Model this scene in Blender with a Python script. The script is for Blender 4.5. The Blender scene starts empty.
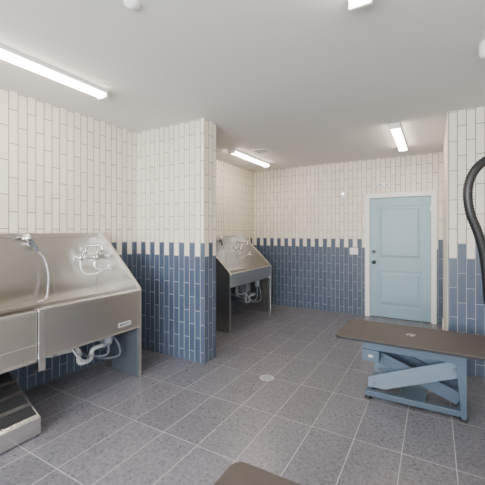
import bpy, bmesh, math
from mathutils import Vector, Matrix
scene=bpy.context.scene
COL=scene.collection
H=2.72; CAMH=1.46
XL=-3.27; YB=6.10; XR=0.12; YC=4.10; XRR=1.35; YF=-2.0

# ---------------------------------------------------------------- materials
class NT:
    def __init__(s,name):
        s.m=bpy.data.materials.new(name); s.m.use_nodes=True
        s.t=s.m.node_tree; s.b=s.t.nodes['Principled BSDF']
    def n(s,typ,**k):
        nd=s.t.nodes.new(typ)
        for a,v in k.items(): setattr(nd,a,v)
        return nd
    def put(s,sock,v):
        if isinstance(v,bpy.types.NodeSocket): s.t.links.new(v,sock)
        else: sock.default_value=v
    def math(s,op,a,b=0.0,c=None):
        nd=s.n('ShaderNodeMath',operation=op); s.put(nd.inputs[0],a); s.put(nd.inputs[1],b)
        if c is not None: s.put(nd.inputs[2],c)
        return nd.outputs[0]
    def mix(s,f,a,b):
        nd=s.n('ShaderNodeMix',data_type='RGBA'); s.put(nd.inputs[0],f); s.put(nd.inputs[6],a); s.put(nd.inputs[7],b)
        return nd.outputs[2]
    def noise(s,scale,detail=3,vec=None,rough=.5):
        nd=s.n('ShaderNodeTexNoise'); nd.inputs['Scale'].default_value=scale; nd.inputs['Detail'].default_value=detail
        nd.inputs['Roughness'].default_value=rough
        if vec is not None: s.t.links.new(vec,nd.inputs['Vector'])
        return nd.outputs['Fac']
    def ramp(s,f,stops):
        nd=s.n('ShaderNodeValToRGB'); s.put(nd.inputs[0],f)
        e=nd.color_ramp.elements
        while len(e)<len(stops): e.new(.5)
        for i,(p,c) in enumerate(stops):
            e[i].position=p; e[i].color=c if len(c)==4 else (*c,1)
        return nd.outputs[0]
    def bump(s,h,strength=.3,dist=.01):
        nd=s.n('ShaderNodeBump'); nd.inputs['Strength'].default_value=strength; nd.inputs['Distance'].default_value=dist
        s.put(nd.inputs['Height'],h); s.t.links.new(nd.outputs[0],s.b.inputs['Normal'])

def simple(name,col,rough=.5,metal=0.0,var=.06,nscale=6.0,bump=0.0,coat=0.0):
    k=NT(name)
    tc=k.n('ShaderNodeTexCoord').outputs['Object']
    f=k.noise(nscale,4,tc)
    a=tuple(max(0,c*(1-var)) for c in col)+(1,); b=tuple(min(1,c*(1+var)) for c in col)+(1,)
    k.put(k.b.inputs['Base Color'],k.mix(f,a,b))
    k.b.inputs['Roughness'].default_value=rough; k.b.inputs['Metallic'].default_value=metal
    k.b.inputs['Coat Weight'].default_value=coat
    if bump: k.bump(k.noise(nscale*30,3,tc),bump,.002)
    return k.m

def mat_wall_tile():
    k=NT('wall_tile')
    g=k.n('ShaderNodeNewGeometry')
    sp=k.n('ShaderNodeSeparateXYZ'); k.t.links.new(g.outputs['Position'],sp.inputs[0])
    sn=k.n('ShaderNodeSeparateXYZ'); k.t.links.new(g.outputs['Normal'],sn.inputs[0])
    isx=k.math('GREATER_THAN',k.math('ABSOLUTE',sn.outputs[0]),.5)
    ux=k.math('ADD',sp.outputs[0],3.27+7.7); uy=k.math('ADD',sp.outputs[1],7.7-2.97)
    u=k.math('ADD',k.math('MULTIPLY',isx,uy),k.math('MULTIPLY',k.math('SUBTRACT',1.0,isx),ux))
    W=.0771; L=.305
    uu=k.math('DIVIDE',u,W); ci=k.math('FLOOR',uu); cf=k.math('FRACT',uu)
    par=k.math('MODULO',ci,2.0); par=k.math('ROUND',par)
    vv=k.math('DIVIDE',k.math('SUBTRACT',k.math('SUBTRACT',sp.outputs[2],1.185),k.math('MULTIPLY',par,L/2)),L)
    ri=k.math('FLOOR',vv); rf=k.math('SUBTRACT',vv,ri)
    blue=k.math('LESS_THAN',ri,-.5)
    du=k.math('MULTIPLY',k.math('MINIMUM',cf,k.math('SUBTRACT',1.0,cf)),W)
    dv=k.math('MULTIPLY',k.math('MINIMUM',rf,k.math('SUBTRACT',1.0,rf)),L)
    dd=k.math('MINIMUM',du,dv)
    gro=k.math('LESS_THAN',dd,.0030)
    cv=k.n('ShaderNodeCombineXYZ'); k.put(cv.inputs[0],ci); k.put(cv.inputs[1],ri); k.put(cv.inputs[2],isx)
    wn=k.n('ShaderNodeTexWhiteNoise',noise_dimensions='3D'); k.t.links.new(cv.outputs[0],wn.inputs['Vector'])
    rnd=wn.outputs['Value']
    no=k.noise(9,4,g.outputs['Position'])
    mixf=k.math('ADD',k.math('MULTIPLY',rnd,.6),k.math('MULTIPLY',no,.4))
    cream=k.mix(mixf,(.76,.69,.58,1),(.88,.82,.71,1))
    blu=k.mix(mixf,(.050,.072,.118,1),(.084,.115,.174,1))
    tile=k.mix(blue,cream,blu)
    gc=k.mix(blue,(.12,.11,.095,1),(.36,.37,.39,1))
    k.put(k.b.inputs['Base Color'],k.mix(gro,tile,gc))
    k.put(k.b.inputs['Roughness'],k.math('ADD',.40,k.math('MULTIPLY',gro,.4)))
    hs=k.n('ShaderNodeMapRange'); k.put(hs.inputs[0],dd); hs.inputs[1].default_value=.001; hs.inputs[2].default_value=.006
    k.bump(k.math('ADD',hs.outputs[0],k.math('MULTIPLY',no,.25)),.5,.003)
    return k.m

def mat_floor():
    k=NT('floor_tile')
    g=k.n('ShaderNodeNewGeometry'); P=g.outputs['Position']
    sp=k.n('ShaderNodeSeparateXYZ'); k.t.links.new(P,sp.inputs[0])
    TX=.305; TY=.61
    a=k.math('DIVIDE',k.math('ADD',sp.outputs[0],20*TX-.12+.0),TX); b=k.math('DIVIDE',k.math('ADD',sp.outputs[1],20*TY+.02),TY)
    ai=k.math('FLOOR',a); bi=k.math('FLOOR',b); af=k.math('FRACT',a); bf=k.math('FRACT',b)
    du=k.math('MULTIPLY',k.math('MINIMUM',af,k.math('SUBTRACT',1.0,af)),TX)
    dv=k.math('MULTIPLY',k.math('MINIMUM',bf,k.math('SUBTRACT',1.0,bf)),TY)
    dd=k.math('MINIMUM',du,dv); gro=k.math('LESS_THAN',dd,.0026)
    cv=k.n('ShaderNodeCombineXYZ'); k.put(cv.inputs[0],ai); k.put(cv.inputs[1],bi)
    wn=k.n('ShaderNodeTexWhiteNoise',noise_dimensions='3D'); k.t.links.new(cv.outputs[0],wn.inputs['Vector'])
    off=k.n('ShaderNodeVectorMath',operation='MULTIPLY_ADD'); k.t.links.new(wn.outputs['Color'],off.inputs[0]); off.inputs[1].default_value=(3,3,3); k.t.links.new(P,off.inputs[2])
    n1=k.noise(46,6,off.outputs[0],.66); n2=k.noise(9,4,off.outputs[0])
    vo=k.n('ShaderNodeTexVoronoi'); vo.inputs['Scale'].default_value=42; k.t.links.new(off.outputs[0],vo.inputs['Vector'])
    fl=k.ramp(k.math('ADD',n1,k.math('MULTIPLY',vo.outputs['Distance'],.25)),[(.48,(0,0,0)),(.76,(1,1,1))])
    base=k.mix(n2,(.103,.100,.122,1),(.135,.131,.156,1))
    col=k.mix(k.math('MULTIPLY',fl,.5),base,(.265,.258,.29,1))
    tint=k.mix(wn.outputs['Value'],(.93,.93,.93,1),(1.07,1.07,1.07,1))
    mu=k.n('ShaderNodeMix',data_type='RGBA',blend_type='MULTIPLY'); mu.inputs[0].default_value=1; k.put(mu.inputs[6],col); k.put(mu.inputs[7],tint)
    k.put(k.b.inputs['Base Color'],k.mix(gro,mu.outputs[2],(.43,.425,.43,1)))
    k.put(k.b.inputs['Roughness'],k.math('ADD',.22,k.math('MULTIPLY',n1,.14)))
    hs=k.n('ShaderNodeMapRange'); k.put(hs.inputs[0],dd); hs.inputs[1].default_value=.001; hs.inputs[2].default_value=.005
    k.bump(k.math('ADD',hs.outputs[0],k.math('MULTIPLY',n1,.1)),.25,.003)
    return k.m

def mat_steel(name,col=(.62,.60,.57),rough=.3):
    k=NT(name)
    tc=k.n('ShaderNodeTexCoord').outputs['Object']
    mp=k.n('ShaderNodeMapping'); k.t.links.new(tc,mp.inputs[0]); mp.inputs['Scale'].default_value=(400,4,400)
    f=k.noise(1,2,mp.outputs[0]); f2=k.noise(1.8,2,tc)
    k.put(k.b.inputs['Base Color'],k.mix(f2,(*[c*.95 for c in col],1),(*[min(1,c*1.04) for c in col],1)))
    k.b.inputs['Metallic'].default_value=1.0
    k.put(k.b.inputs['Roughness'],k.math('ADD',rough-.01,k.math('MULTIPLY',f,.03)))
    k.bump(f2,.15,.02)
    return k.m

def mat_emit(name,col,st):
    k=NT(name); k.b.inputs['Base Color'].default_value=(.9,.9,.88,1)
    k.b.inputs['Emission Color'].default_value=(*col,1); k.b.inputs['Emission Strength'].default_value=st
    f=k.noise(3,2); k.put(k.b.inputs['Roughness'],k.math('ADD',.3,k.math('MULTIPLY',f,.1)))
    return k.m

M=dict(
 tile=mat_wall_tile(), floor=mat_floor(),
 ceil=simple('ceiling_paint',(.69,.675,.66),.9,var=.02,nscale=2),
 cream=simple('cream_paint',(.80,.75,.66),.8,var=.02,nscale=3,bump=.08),
 white=simple('white_trim',(.88,.875,.85),.4,var=.02),
 door=simple('door_paint',(.29,.44,.51),.38,var=.03,nscale=3),
 steel=mat_steel('brushed_stainless',(.66,.635,.60),.29),
 steel2=mat_steel('stainless_light',(.76,.745,.72),.25),
 chrome=simple('chrome',(.82,.83,.85),.12,1.0,var=.03),
 black=simple('black_rubber',(.018,.018,.02),.55,var=.2,bump=.2),
 blackm=simple('black_metal',(.03,.03,.033),.35,.4,var=.15),
 hose=simple('black_hose',(.014,.014,.016),.4,var=.2),
 pvc=simple('white_pvc',(.66,.68,.70),.35,var=.04),
 pvcg=simple('grey_pvc',(.30,.33,.37),.4,var=.05),
 greyp=simple('grey_plastic',(.14,.16,.19),.4,var=.06),
 panel=simple('blue_reflection_tint',(.22,.25,.29),.3,.7,var=.06),  # blue-grey tone painted in for blue tile mirrored in the steel
 braid=simple('braided_hose',(.66,.67,.70),.3,.7,var=.2,nscale=120),
 blue=simple('blue_powder_steel',(.078,.115,.162),.4,.1,var=.06),
 bluel=simple('pale_blue_steel',(.17,.23,.295),.38,.15,var=.05),
 top=simple('brown_rubber_mat',(.062,.049,.042),.52,var=.14,nscale=14,bump=.3),
 logo=simple('white_print',(.55,.54,.52),.6,var=.03),
 dark=simple('dark_gap',(.02,.02,.02),.8,var=.1),
 ventgap=simple('vent_gap',(.55,.54,.53),.8,var=.05),
 grip=simple('grip_tread',(.014,.014,.016),.75,var=.3,nscale=60,bump=.5),
 lamp=mat_emit('lamp_diffuser',(1.0,.86,.69),39.0),
 dryer=simple('grey_enamel',(.45,.46,.48),.35,var=.04),
)

# ---------------------------------------------------------------- mesh builder
class MB:
    def __init__(s): s.v=[]; s.f=[]; s.mi=[]; s.sm=[]; s.mats=[]
    def mid(s,m):
        if m not in s.mats: s.mats.append(m)
        return s.mats.index(m)
    def add(s,vs,fs,m,smooth=False):
        o=len(s.v); s.v+= [tuple(v) for v in vs]
        i=s.mid(m)
        for f in fs: s.f.append([o+q for q in f]); s.mi.append(i); s.sm.append(smooth)
    def box(s,x0,x1,y0,y1,z0,z1,m):
        vs=[(x0,y0,z0),(x1,y0,z0),(x1,y1,z0),(x0,y1,z0),(x0,y0,z1),(x1,y0,z1),(x1,y1,z1),(x0,y1,z1)]
        s.add(vs,[(0,3,2,1),(4,5,6,7),(0,1,5,4),(1,2,6,5),(2,3,7,6),(3,0,4,7)],m)
    def prism(s,poly,axis,a,b,m):
        def P(p,t):
            return {'y':(p[0],t,p[1]),'x':(t,p[0],p[1]),'z':(p[0],p[1],t)}[axis]
        n=len(poly); vs=[P(p,a) for p in poly]+[P(p,b) for p in poly]
        fs=[tuple(range(n))[::-1],tuple(range(n,2*n))]+[(i,(i+1)%n,n+(i+1)%n,n+i) for i in range(n)]
        s.add(vs,fs,m)
    def cyl(s,c,ax,r,h,m,seg=20,r2=None,smooth=True):
        ax=Vector(ax).normalized(); r2=r if r2 is None else r2
        q=ax.to_track_quat('Z','Y'); c=Vector(c); vs=[]
        for rr,t in((r,0),(r2,h)):
            for i in range(seg):
                a=2*math.pi*i/seg; vs.append(c+q@Vector((rr*math.cos(a),rr*math.sin(a),t)))
        s.add(vs,[(i,(i+1)%seg,seg+(i+1)%seg,seg+i) for i in range(seg)],m,smooth)
        s.add(vs,[tuple(range(seg))[::-1],tuple(range(seg,2*seg))],m,False)
    def lathe(s,c,ax,prof,m,seg=24):
        ax=Vector(ax).normalized(); q=ax.to_track_quat('Z','Y'); c=Vector(c); vs=[];fs=[]
        for r,t in prof:
            for i in range(seg):
                a=2*math.pi*i/seg; vs.append(c+q@Vector((r*math.cos(a),r*math.sin(a),t)))
        n=len(prof)
        for j in range(n-1):
            for i in range(seg): fs.append((j*seg+i,j*seg+(i+1)%seg,(j+1)*seg+(i+1)%seg,(j+1)*seg+i))
        fs.append(tuple(range(seg))[::-1]); fs.append(tuple(range((n-1)*seg,n*seg)))
        s.add(vs,fs,m,True)
    def tube(s,pts,r,m,seg=10,sub=8,rib=0.0,ribn=1):
        P=[Vector(p) for p in pts]; Q=[]
        for i in range(len(P)-1):
            p0=P[max(i-1,0)];p1=P[i];p2=P[i+1];p3=P[min(i+2,len(P)-1)]
            for k in range(sub):
                t=k/sub
                Q.append(.5*((2*p1)+(p2-p0)*t+(2*p0-5*p1+4*p2-p3)*t*t+(3*p1-p0-3*p2+p3)*t**3))
        Q.append(P[-1])
        s.sweep(Q,r,m,seg,rib,ribn)
    def pipe(s,pts,r,m,bend=.03,seg=14):
        P=[Vector(p) for p in pts]; Q=[P[0]]
        for i in range(1,len(P)-1):
            a=(P[i-1]-P[i]); c=(P[i+1]-P[i]); bb=min(bend,a.length*.45,c.length*.45)
            A=P[i]+a.normalized()*bb; C=P[i]+c.normalized()*bb
            for k in range(7):
                t=k/6; Q.append(A*(1-t)**2+P[i]*2*t*(1-t)+C*t*t)
        Q.append(P[-1]); s.sweep(Q,r,m,seg)
    def sweep(s,Q,r,m,seg=10,rib=0.0,ribn=1):
        up=None; vs=[];fs=[]
        for i,p in enumerate(Q):
            t=(Q[min(i+1,len(Q)-1)]-Q[max(i-1,0)]).normalized()
            if up is None: up=t.orthogonal().normalized()
            up=(up-t*up.dot(t)).normalized(); sd=t.cross(up)
            rr=r+(rib if (i//ribn)%2 else 0)
            for k in range(seg):
                a=2*math.pi*k/seg; vs.append(p+(up*math.cos(a)+sd*math.sin(a))*rr)
        n=len(Q)
        for j in range(n-1):
            for i in range(seg): fs.append((j*seg+i,j*seg+(i+1)%seg,(j+1)*seg+(i+1)%seg,(j+1)*seg+i))
        fs.append(tuple(range(seg))[::-1]); fs.append(tuple(range((n-1)*seg,n*seg)))
        s.add(vs,fs,m,True)
    def obj(s,name,parent=None,bevel=0.0,loc=(0,0,0),seg=2):
        me=bpy.data.meshes.new(name); me.from_pydata(s.v,[],s.f)
        for m in s.mats: me.materials.append(M[m])
        for p,i,sm in zip(me.polygons,s.mi,s.sm): p.material_index=i; p.use_smooth=sm
        bm=bmesh.new(); bm.from_mesh(me); bmesh.ops.recalc_face_normals(bm,faces=bm.faces); bm.to_mesh(me); bm.free()
        o=bpy.data.objects.new(name,me); COL.objects.link(o); o.location=loc
        if parent: o.parent=parent
        if bevel:
            b=o.modifiers.new('bevel','BEVEL'); b.width=bevel; b.segments=seg; b.limit_method='ANGLE'; b.angle_limit=math.radians(50)
        return o
def rrect(x0,x1,y0,y1,r,n=6):
    out=[]
    for cx,cy,a0 in((x1-r,y1-r,0),(x0+r,y1-r,90),(x0+r,y0+r,180),(x1-r,y0+r,270)):
        for i in range(n+1):
            a=math.radians(a0+90*i/n); out.append((cx+r*math.cos(a),cy+r*math.sin(a)))
    return out
def empty(name,loc,label,cat,group=None):
    e=bpy.data.objects.new(name,None); COL.objects.link(e); e.location=loc; e.empty_display_size=.1
    tag(e,label,cat,group); return e
def tag(o,label,cat,group=None):
    o['label']=label; o['category']=cat
    if group: o['group']=group
def struct(o,label,cat):
    o['kind']='structure'; o['label']=label; o['category']=cat
def copy_thing(src,loc,skip=()):
    def cp(o,par):
        c=o.copy(); COL.objects.link(c); c.parent=par
        for ch in list(o.children): cp(ch,c)
        return c
    kids=[k for k in src.children if k.name.split('.')[0] not in skip]
    e=src.copy(); COL.objects.link(e); e.location=loc
    for ch in kids: cp(ch,e)
    return e

# ---------------------------------------------------------------- room shell
T=.12
b=MB(); b.box(XL-T,XRR+T,YF-T,YB+T,-.1,0,'floor'); struct(b.obj('floor'),'grey mottled rectangular floor tiles with pale grout','floor')
b=MB(); b.box(XL-T,XRR+T,YF-T,YB+T,H,H+.1,'ceil'); struct(b.obj('ceiling'),'smooth off-white painted ceiling','ceiling')
b=MB(); b.box(XL-T,XL,YF-T,YB+T,0,H,'tile'); struct(b.obj('wall_left'),'cream vertical tile wall with blue tile lower half','wall')
DX0,DX1,DH=-.966,-.046,2.04
b=MB(); b.box(XL,DX0-.03,YB,YB+T,0,H,'tile'); b.box(DX1+.03,XR,YB,YB+T,0,H,'tile'); b.box(DX0-.03,DX1+.03,YB,YB+T,DH+.03,H,'tile')
struct(b.obj('wall_back'),'cream and blue vertical tile wall around the door','wall')
b=MB(); b.box(XL,-2.205,2.97,3.20,0,H,'tile'); struct(b.obj('wall_partition'),'short tiled partition wall beside the washing tub','wall')
b=MB(); b.box(XR+.004,XRR+T,YC,YB+T,0,H,'tile'); b.box(XR,XR+.004,YC+.004,YB,0,H,'cream'); struct(b.obj('wall_return'),'tiled corner wall with cream painted side','wall')
b=MB(); b.box(XRR,XRR+T,YF-T,YC,0,H,'cream'); struct(b.obj('wall_right'),'plain cream painted wall','wall')
wx0,wx1,wz0,wz1=-2.6,.8,.8,2.4
b=MB(); b.box(XL,wx0,YF-T,YF,0,H,'cream'); b.box(wx1,XRR,YF-T,YF,0,H,'cream'); b.box(wx0,wx1,YF-T,YF,0,wz0,'cream'); b.box(wx0,wx1,YF-T,YF,wz1,H,'cream')
struct(b.obj('wall_front'),'cream painted wall with a wide opening added for fill light','wall')
b=MB()
b.box(wx0,wx1,YF-.09,YF-.04,wz0,wz0+.05,'white'); b.box(wx0,wx1,YF-.09,YF-.04,wz1-.05,wz1,'white')
for x in (wx0,(wx0+wx1)/2-.025,wx1-.05): b.box(x,x+.05,YF-.085,YF-.045,wz0+.05,wz1-.05,'white')
struct(b.obj('added_window_1'),'wide white framed window opening, unseen, added for fill light','window')  # window added out of view so cool fill can enter from behind
# door frame
b=MB(); c=.08; y0,y1=YB-.02,YB
b.box(DX0-c,DX0-.005,y0,y1,0,DH+c,'white'); b.box(DX1+.005,DX1+c,y0,y1,0,DH+c,'white'); b.box(DX0-.005,DX1+.005,y0,y1,DH+.005,DH+c,'white')
b.box(DX0-.03,DX0-.003,YB,YB+T,0,DH+.03,'white'); b.box(DX1+.003,DX1+.03,YB,YB+T,0,DH+.03,'white'); b.box(DX0-.003,DX1+.003,YB,YB+T,DH+.003,DH+.03,'white')
b.box(DX0-.003,DX1+.003,YB+.08,YB+T,0,DH+.003,'dark')
struct(b.obj('trim_1',bevel=.003),'white door casing and jamb','trim')
# door
b=MB(); yf=YB+.012; yb=YB+.052; st=.125
b.box(DX0,DX1,yf+.012,yb,.008,DH,'door')
zs=[(.008,.20),(.80,1.0),(1.90,DH)]
b.box(DX0,DX0+st,yf,yf+.012,.008,DH,'door'); b.box(DX1-st,DX1,yf,yf+.012,.008,DH,'door')
for z0,z1 in zs: b.box(DX0+st,DX1-st,yf,yf+.012,z0,z1,'door')
for z0,z1 in((.20,.80),(1.0,1.90)):
    X0,X1=DX0+st,DX1-st; g=.03; k=.065
    vs=[(X0+g,yf+.0125,z0+g),(X1-g,yf+.0125,z0+g),(X1-g,yf+.0125,z1-g),(X0+g,yf+.0125,z1-g),(X0+k,yf+.003,z0+k),(X1-k,yf+.003,z0+k),(X1-k,yf+.003,z1-k),(X0+k,yf+.003,z1-k)]
    b.add(vs,[(4,5,6,7),(0,1,5,4),(1,2,6,5),(2,3,7,6),(3,0,4,7)],'door')
dr=b.obj('door_1',bevel=.004); struct(dr,'light blue two-panel door with dark round knob','door')
b=MB(); hx=DX0+.065
b.lathe((hx,yf,.94),(0,-1,0),[(.033,0),(.033,.006),(.013,.012),(.012,.032),(.026,.042),(.031,.055),(.027,.068),(.012,.074)],'blackm')
b.obj('knob',dr)
b=MB(); b.cyl((hx,yf,1.12),(0,-1,0),.030,.018,'blackm'); b.cyl((hx,yf-.018,1.12),(0,-1,0),.016,.006,'blackm'); b.obj('deadbolt',dr)
for z in (.25,1.0,1.8):
    b=MB(); b.cyl((DX1-.002,yf-.006,z),(0,0,1),.007,.1,'chrome',10); b.obj('hinge',dr)
b=MB(); b.box(XR-.012,XR,YC+.01,YB,0,.1,'white'); struct(b.obj('baseboard_right'),'white baseboard along painted side wall','baseboard')

# ---------------------------------------------------------------- lamps
def lampprof(w,h,n=8):
    return [(w*math.cos(math.pi*i/n),-h*math.sin(math.pi*i/n)**.7 if 0<i<n else 0) for i in range(n+1)]
lamp=empty('ceiling_lamp',(-2.57,1.34,H),'long white linear ceiling lamp with glowing warm diffuser','lamp','linear ceiling lamps')
b=MB(); b.box(-.055,.055,-.61,.61,-.03,-.001,'white'); b.box(-.06,.06,-.62,-.60,-.066,-.001,'white'); b.box(-.06,.06,.60,.62,-.066,-.001,'white'); b.obj('housing',lamp,bevel=.004)
b=MB(); b.prism([(x,z-.03) for x,z in lampprof(.052,.034)],'y',-.598,.598,'lamp'); b.obj('diffuser',lamp)
for p in ((-2.67,4.90,H),(-.40,4.82,H),(-.34,1.23,H)): copy_thing(lamp,p)

# ---------------------------------------------------------------- dog wash tubs
L=1.42
def make_tub(loc,label,far):
    tub=empty('dog_wash_tub',loc,label,'tub','dog washing tubs')
    b=MB(); b.box(0,.018,.02,L-.02,.50,1.45,'steel'); b.box(0,.06,.02,L-.02,1.43,1.45,'steel'); b.box(.052,.06,.02,L-.02,1.405,1.43,'steel')
    b.obj('backsplash',tub,bevel=.003)
    prof=[(0,1.45),(.10,1.45),(.135,1.435),(.675,.915),(.70,.88),(.70,0),(.17,0),(.17,.50),(0,.50)]
    for y in (0,L-.02):
        b=MB(); b.prism(prof,'y',y,y+.02,'steel')
        ya,yb2=(y+.02,y+.04) if y==0 else (y-.02,y)
        lip=[(.10,1.45),(.135,1.435),(.675,.915),(.70,.88)]
        low=[(x-.012,z-.014) for x,z in lip]
        b.prism(lip+low[::-1],'y',ya,yb2,'steel2')
        b.obj('end_panel',tub,bevel=.002)
    dz=.12 if far else 0
    b=MB(); b.box(.018,.69,.02,L-.02,.545+dz,.565+dz,'steel')
    b.box(.018,.20,.02,L-.02,.80,.815,'steel'); b.box(.19,.20,.02,L-.02,.565+dz,.80,'steel'); b.obj('basin',tub,bevel=.004)
    y0=.02 if far else .45
    b=MB(); b.box(.675,.70,y0,L-.02,.51+dz*1.5,.87,'steel'); b.box(.635,.715,y0,L-.02,.85,.882,'steel'); b.box(.635,.65,y0,L-.02,.80,.85,'steel'); b.box(.655,.70,y0,L-.02,.50+dz*1.5,.515+dz*1.5,'steel')
    b.obj('front_apron',tub,bevel=.006)
    if far:
        b=MB(); b.box(.66,.705,L-.065,L-.021,.0,.69,'steel2'); b.obj('leg',tub,bevel=.003)
    if not far:
        b=MB(); b.box(.30,.68,L-.036,L-.021,.005,.50,'panel'); b.obj('reflection_sheet',tub,bevel=.002)  # extra sheet on the end panel, coloured like its reflection of blue tile
        b=MB(); b.box(.66,.728,.395,.448,.42,.885,'steel2'); b.obj('post',tub,bevel=.006)
        b=MB(); b.box(.682,.712,.022,.39,.50,.85,'steel'); b.box(.665,.72,.022,.39,.84,.872,'steel2'); b.box(.70,.722,.03,.385,.495,.515,'steel2')
        b.box(.69,.718,.03,.385,.62,.626,'steel2')
        b.obj('gate',tub,bevel=.004)
        b=MB(); b.box(.70,.704,1.14,1.28,.56,.60,'logo')
        for x in (1.155,1.175,1.20,1.225,1.25): b.box(.704,.7055,x-.008,x+.008,.572,.588,'blue')
        b.obj('name_plate',tub)
    # mixing faucet close to the sloped end panel
    b=MB(); fy=1.25; fz=1.19
    b.box(.018,.028,fy-.12,fy+.12,fz-.035,fz+.035,'chrome')
    for dy in(-.08,.08):
        b.cyl((.028,fy+dy,fz),(1,0,0),.023,.05,'chrome')
        b.lathe((.078,fy+dy,fz),(1,0,0),[(.024,0),(.030,.01),(.030,.03),(.014,.038)],'chrome'); b.cyl((.10,fy+dy,fz),(.3,.2,1),.008,.075,'chrome')
    b.cyl((.06,fy-.10,fz),(0,1,0),.021,.20,'chrome')
    b.pipe([(.06,fy,fz),(.06,fy,fz+.13),(.28,fy+.03,fz+.13),(.28,fy+.03,fz+.05)],.012,'chrome',.06)
    b.obj('faucet',tub)
    b=MB(); b.tube([(.08,fy-.08,fz-.02),(.09,fy-.085,fz-.10),(.13,fy-.05,fz-.17),(.20,fy+.03,fz-.16),(.27,fy+.07,fz-.11),(.33,fy+.10,fz-.12)],.0085,'braid',10,10)
    b.pipe([(.08,fy+.08,fz-.01),(.08,fy+.08,fz-.12),(.24,fy+.10,fz-.14),(.30,fy+.11,fz-.06)],.0085,'chrome',.05)
    b.obj('faucet_hose',tub)
    b=MB(); b.cyl((.018,.69,1.35),(1,0,0),.024,.03,'chrome'); b.box(.045,.062,.665,.715,1.33,1.37,'chrome')
    b.tube([(.075,.74,1.28),(.078,.71,1.34),(.085,.68,1.38),(.10,.64,1.41)],.015,'greyp')
    b.lathe((.095,.66,1.40),(.40,-.85,.25),[(.016,0),(.030,.02),(.038,.05),(.036,.06),(.01,.062)],'chrome')
    b.obj('sprayer',tub)
    b=MB(); b.tube([(.075,.735,1.29),(.08,.78,1.235),(.09,.81,1.15),(.10,.825,1.03),(.10,.82,.93),(.11,.80,.85),(.15,.74,.832),(.2,.68,.835)],.0085,'braid',10,10); b.obj('sprayer_hose',tub)
    # rigid drain line with trap
    pm='pvcg' if far else 'pvc'
    b=MB(); bz=.545+dz; zr=.42 if not far else .44
    b.cyl((.45,.60,bz),(0,0,-1),.05,.03,'chrome')
    P=[(.45,.60,bz-.02),(.45,.60,zr),(.45,.90,zr-.02),(.45,.90,.25),(.45,1.03,.25),(.45,1.03,.35),(.45,1.26,.35),(.01,1.26,.34)]
    b.pipe(P,.020,pm,.045)
    for p,a in(((.45,.60,zr+.08),(0,0,-1)),((.45,.65,zr),(0,1,0)),((.45,.82,zr-.015),(0,1,0)),((.45,.90,zr-.06),(0,0,-1)),((.45,1.03,.28),(0,0,1)),((.45,1.15,.35),(0,1,0)),((.38,1.26,.348),(-1,0,0))): b.cyl(p,a,.028,.03,'pvcg')
    b.cyl((.03,1.26,.34),(-1,0,0),.05,.022,'chrome')
    b.obj('drain_pipe',tub)
    b=MB(); b.prism(rrect(.70,.84,zr+.035,bz,.02,3),'x',.44,.58,'greyp'); b.obj('pump_box',tub)
    b=MB(); b.lathe((.55,1.14,bz),(0,0,-1),[(.05,0),(.05,.06),(.042,.08),(.042,.13),(.03,.15)],'pvcg'); b.obj('valve',tub)
    b=MB(); b.pipe([(.005,1.08,.42),(.30,1.08,.42),(.30,1.08,bz)],.012,pm,.08); b.obj('supply_pipe',tub)
    b=MB(); b.tube([(.005,1.02,.36),(.2,1.02,.35),(.40,1.06,.27),(.53,1.14,.28),(.55,1.14,bz-.145)],.011,'greyp',10,10); b.obj('supply_hose',tub)
    b=MB(); b.tube([(.55,1.19,bz-.10),(.57,1.24,.36),(.56,1.27,.26),(.50,1.26,.21),(.35,1.20,.19),(.15,1.12,.22),(.005,1.10,.26)],.011,'greyp',10,10); b.obj('supply_hose',tub)
    b=MB(); b.tube([(.51,.78,zr+.04),(.56,.84,.34),(.54,.94,.29),(.40,1.0,.30),(.2,.96,.34),(.005,.92,.36)],.009,'braid',10,10); b.obj('supply_hose',tub)
    return tub
make_tub((XL+.004,.98,0),'stainless steel dog washing tub with sprayer beside tiled partition',False)
t2=make_tub((XL+.004,4.08,0),'stainless steel dog washing tub in the tiled alcove',True); t2.scale=(1,1,.965)

# sloped step unit
rm=empty('step_ramp',(-2.47,1.012,0),'stainless steel sloped step with dark ribbed treads under tub gate','step')
RY=.33
f=lambda x:.135-x*.245/.44
b=MB(); b.prism([(.02,.012),(.02,.128),(.014,.134),(-.44,f(-.44)),(-.44,.012)],'y',0,RY,'steel2')
b.obj('ramp_body',rm,bevel=.002)
for i in range(4):
    x0=-.010-i*.107; x1=x0-.078
    b=MB(); b.prism([(x0,f(x0)-.002),(x1,f(x1)-.002),(x1,f(x1)+.008),(x0,f(x0)+.008)],'y',.014,RY-.014,'grip')
    b.obj('tread',rm)
for x in(.0,-.42):
    for y in(.0,RY-.03):
        b=MB(); b.cyl((x,y+.015,0),(0,0,1),.012,.014,'black',10); b.obj('foot',rm)

# ---------------------------------------------------------------- grooming tables
tb=empty('grooming_table',(-.155,3.28,0),'low electric grooming table with brown top and blue steel base','table','grooming tables')
b=MB(); b.prism(rrect(-.605,.605,-.32,.32,.045),'z',.522,.55,'top'); b.obj('table_top',tb,bevel=.006)
b=MB(); b.prism(rrect(-.608,.608,-.323,.323,.047),'z',.527,.544,'black'); b.obj('edge_band',tb)
b=MB(); b.box(-.39,.37,-.25,-.20,.445,.520,'blue'); b.box(-.39,.37,.20,.25,.445,.520,'blue')
for x in(-.39,-.05,.31): b.box(x,x+.06,-.20,.20,.46,.519,'blue')
b.obj('upper_frame',tb,bevel=.003)
b=MB(); b.box(-.37,.37,-.22,-.17,.03,.075,'blue'); b.box(-.37,.37,.17,.22,.03,.075,'blue'); b.box(-.37,-.32,-.17,.17,.031,.074,'blue'); b.box(.32,.37,-.17,.17,.031,.074,'blue')
b.box(-.10,.10,-.17,.17,.035,.066,'blue'); b.obj('lower_frame',tb,bevel=.003)
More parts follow.
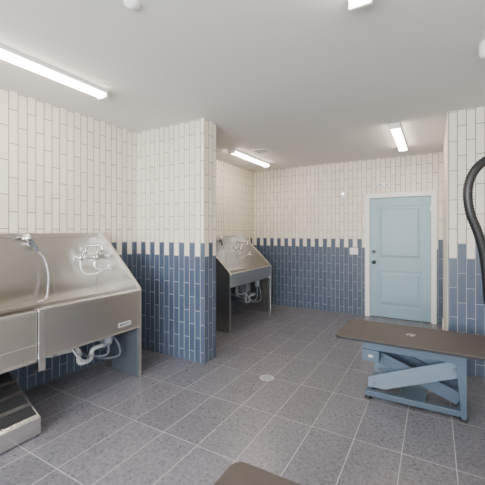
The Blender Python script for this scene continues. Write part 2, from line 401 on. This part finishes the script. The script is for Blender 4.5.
def barpoly(p,q,w,w2=None):
    p=Vector(p);q=Vector(q);d=(q-p).normalized();n=Vector((-d.y,d.x))/2; w2=w2 or w
    return [tuple(p-n*w),tuple(q-n*w2),tuple(q+n*w2),tuple(p+n*w)]
for y in(-.19,.165):
    b=MB(); b.prism([(-.35,.10),(-.22,.10),(.34,.325),(.34,.425),(.24,.425),(-.35,.185)],'y',y,y+.022,'bluel')
    for x,z in((-.30,.14),(.295,.375)): b.cyl((x,y-.006,z),(0,1,0),.014,.034,'greyp',12)
    b.obj('lift_plate',tb,bevel=.0015)
for y in(-.14,.105):
    b=MB(); b.prism(barpoly((-.33,.38),(.33,.13),.10),'y',y,y+.03,'blue'); b.obj('scissor_arm',tb,bevel=.002)
b=MB(); b.prism([(.30,.444),(.37,.444),(.37,.03),(.335,.03),(.315,.28)],'y',-.25,-.225,'blue'); b.obj('side_plate',tb,bevel=.002)
b=MB(); b.box(-.39,-.25,-.262,-.16,.35,.444,'blue'); b.obj('motor_box',tb,bevel=.004)
b=MB(); b.box(-.335,-.30,-.2635,-.262,.385,.405,'logo'); b.obj('maker_badge',tb)
b=MB(); b.cyl((-.22,0,.14),(.8,0,.37),.03,.25,'blackm'); b.cyl((-.02,0,.232),(.8,0,.37),.014,.24,'chrome'); b.obj('actuator',tb)
for x in(-.35,.355):
    for y in(-.195,.195):
        b=MB(); b.lathe((x,y,0),(0,0,1),[(.028,0),(.028,.012),(.012,.018),(.012,.032)],'black',14); b.obj('foot',tb)
tb2=copy_thing(tb,(-.085,.825,0)); tb2['label']='grooming table with brown rubber top and small paw mark'
def paw(parent,x,y,z,s=1.0):
    b=MB()
    ca,sa=math.cos(math.radians(25)),math.sin(math.radians(25))
    def ell(cx,cy,rx,ry,h=.0012,seg=18):
        P=[]
        for i in range(seg):
            px=cx+rx*math.cos(2*math.pi*i/seg); py=cy+ry*math.sin(2*math.pi*i/seg)
            P.append((x+s*(px*ca-py*sa),y+s*(px*sa+py*ca)))
        b.prism(P,'z',z,z+h,'logo')
    ell(0,-.014,.015,.011)
    for cx,cy in((-.026,.006),(-.010,.024),(.010,.024),(.026,.006)): ell(cx,cy,.0062,.0095)
    b.obj('paw_mark',parent)
paw(tb,-.02,0,.5502,1.25); paw(tb2,-.49,.183,.5502,.9)

# ---------------------------------------------------------------- dryer with hose
dy=empty('wall_dryer',(XRR-.002,2.75,1.75),'wall mounted pet dryer with black corrugated hose','dryer')
b=MB(); b.prism(rrect(-.22,.22,-.16,.16,.05),'x',-.26,-.03,'dryer'); b.box(-.03,0,-.12,.12,-.12,.12,'blackm'); b.obj('body',dy,bevel=.01)
ox,oy,oz=XRR-.002,2.75,1.75
W=[(1.09,2.72,1.80),(.95,2.72,1.90),(.72,2.71,1.98),(.48,2.71,2.00),(.33,2.70,1.955),(.235,2.67,1.87),(.195,2.66,1.75),(.205,2.67,1.60),(.25,2.69,1.46),(.285,2.71,1.32),(.305,2.73,1.14),(.32,2.75,.98),(.38,2.75,.85),(.53,2.75,.79),(.74,2.75,.92),(.90,2.75,1.2)]
b=MB(); b.tube([(x-ox,y-oy,z-oz) for x,y,z in W],.026,'hose',16,14,.004,1); b.obj('hose',dy)
b=MB(); b.cyl((.90-ox,0,1.2-oz),(.55,0,.8),.038,.16,'blackm',16,.022); b.obj('nozzle',dy)
b=MB(); b.cyl((1.0-ox,0,1.33-oz),(1,0,0),.01,.348,'chrome',10); b.tube([(1.0-ox,-.05,1.36-oz),(1.0-ox,-.04,1.33-oz),(1.0-ox,0,1.32-oz),(1.0-ox,.04,1.33-oz),(1.0-ox,.05,1.36-oz)],.008,'chrome'); b.obj('hook',dy)

# ---------------------------------------------------------------- small fixtures
b=MB(); b.lathe((-1.44,1.28,H-.001),(0,0,-1),[(.045,0),(.045,.008),(.03,.014),(.02,.022),(.006,.026)],'white'); tag(b.obj('fire_sprinkler'),'small white round sprinkler head on ceiling','sprinkler')
b=MB(); b.lathe((.314,2.72,H-.001),(0,0,-1),[(.055,0),(.055,.06),(.05,.085),(.03,.10),(.005,.105)],'white'); tag(b.obj('smoke_detector'),'white round detector on ceiling','detector')
b=MB(); cx,cy=-2.32,4.62; w=.13
b.box(cx-w,cx+w,cy-w,cy-w+.02,H-.012,H-.001,'white'); b.box(cx-w,cx+w,cy+w-.02,cy+w,H-.012,H-.001,'white'); b.box(cx-w,cx-w+.02,cy-w+.02,cy+w-.02,H-.012,H-.001,'white'); b.box(cx+w-.02,cx+w,cy-w+.02,cy+w-.02,H-.012,H-.001,'white')
b.box(cx-w+.02,cx+w-.02,cy-w+.02,cy+w-.02,H-.004,H-.001,'ventgap')
for i in range(7):
    y=cy-.1+i*.03; b.prism([(y,H-.012),(y+.004,H-.012),(y+.018,H-.005),(y+.014,H-.005)],'x',cx-w+.02,cx+w-.02,'white')
tag(b.obj('ceiling_vent'),'square white louvred air vent on ceiling','vent')
b=MB(); b.prism(rrect(-.07,.07,-.058,.058,.006,3),'y',0,-.007,'white')
b.box(-.045,-.012,-.012,-.007,-.033,.033,'white'); b.box(.012,.045,-.012,-.007,-.033,.033,'white')
tag(b.obj('light_switch',loc=(-1.235,YB-.001,1.12),bevel=.001),'white double switch plate beside the door','switch')
b=MB(); b.prism(rrect(-.10,.10,-.035,.035,.01,3),'y',0,-.04,'white'); b.cyl((-.05,-.04,0),(0,-1,0),.018,.006,'pvcg'); b.cyl((.05,-.04,0),(0,-1,0),.018,.006,'pvcg')
tag(b.obj('emergency_light',loc=(-.74,YB-.0005,2.26),bevel=.003),'small white emergency light above the door','light')
b=MB(); b.prism(rrect(-.05,.05,-.06,.06,.01,3),'y',0,-.035,'white'); b.cyl((0,-.035,.015),(0,-1,0),.022,.012,'chrome')
tag(b.obj('alarm_strobe',loc=(-1.42,YB-.0005,2.13),bevel=.003),'small white alarm strobe on cream tile','alarm')
# floor drain
b=MB()
b.lathe((-1.45,3.0,0.0005),(0,0,1),[(.072,0),(.072,.002),(.067,.003),(.058,.003)],'dryer')
b.cyl((-1.45,3.0,.0035),(0,0,1),.055,.0006,'dark')
for i in range(5):
    yy=-.04+i*.02; w=math.sqrt(max(0,.055**2-yy**2)); b.box(-1.45-w,-1.45+w,3.0+yy-.006,3.0+yy+.006,.004,.0052,'dryer')
tag(b.obj('floor_drain'),'round metal floor drain set in grey tile','drain')

# ---------------------------------------------------------------- lights
def area(name,loc,rot,sx,sy,e,col):
    l=bpy.data.lights.new(name,'AREA'); l.shape='RECTANGLE'; l.size=sx; l.size_y=sy; l.energy=e; l.color=col
    o=bpy.data.objects.new(name,l); COL.objects.link(o); o.location=loc; o.rotation_euler=rot; return o
area('cool_fill_behind_camera',(-.9,YF-.2,1.6),(math.radians(90),0,0),3.3,1.6,360,(.91,.95,1.0))  # cool fill lamp added out of view, outside the added opening
w=bpy.data.worlds.new('world'); scene.world=w; w.use_nodes=True
w.node_tree.nodes['Background'].inputs[0].default_value=(.75,.86,1,1); w.node_tree.nodes['Background'].inputs[1].default_value=1.2

# ---------------------------------------------------------------- camera
cd=bpy.data.cameras.new('camera'); cam=bpy.data.objects.new('camera',cd); COL.objects.link(cam)
cam.location=(0,0,CAMH); cam.rotation_euler=(math.radians(90),0,math.radians(30))
cd.sensor_width=36; cd.lens=36*332/485; cd.shift_y=-10.5/485; cd.clip_start=.05
scene.camera=cam
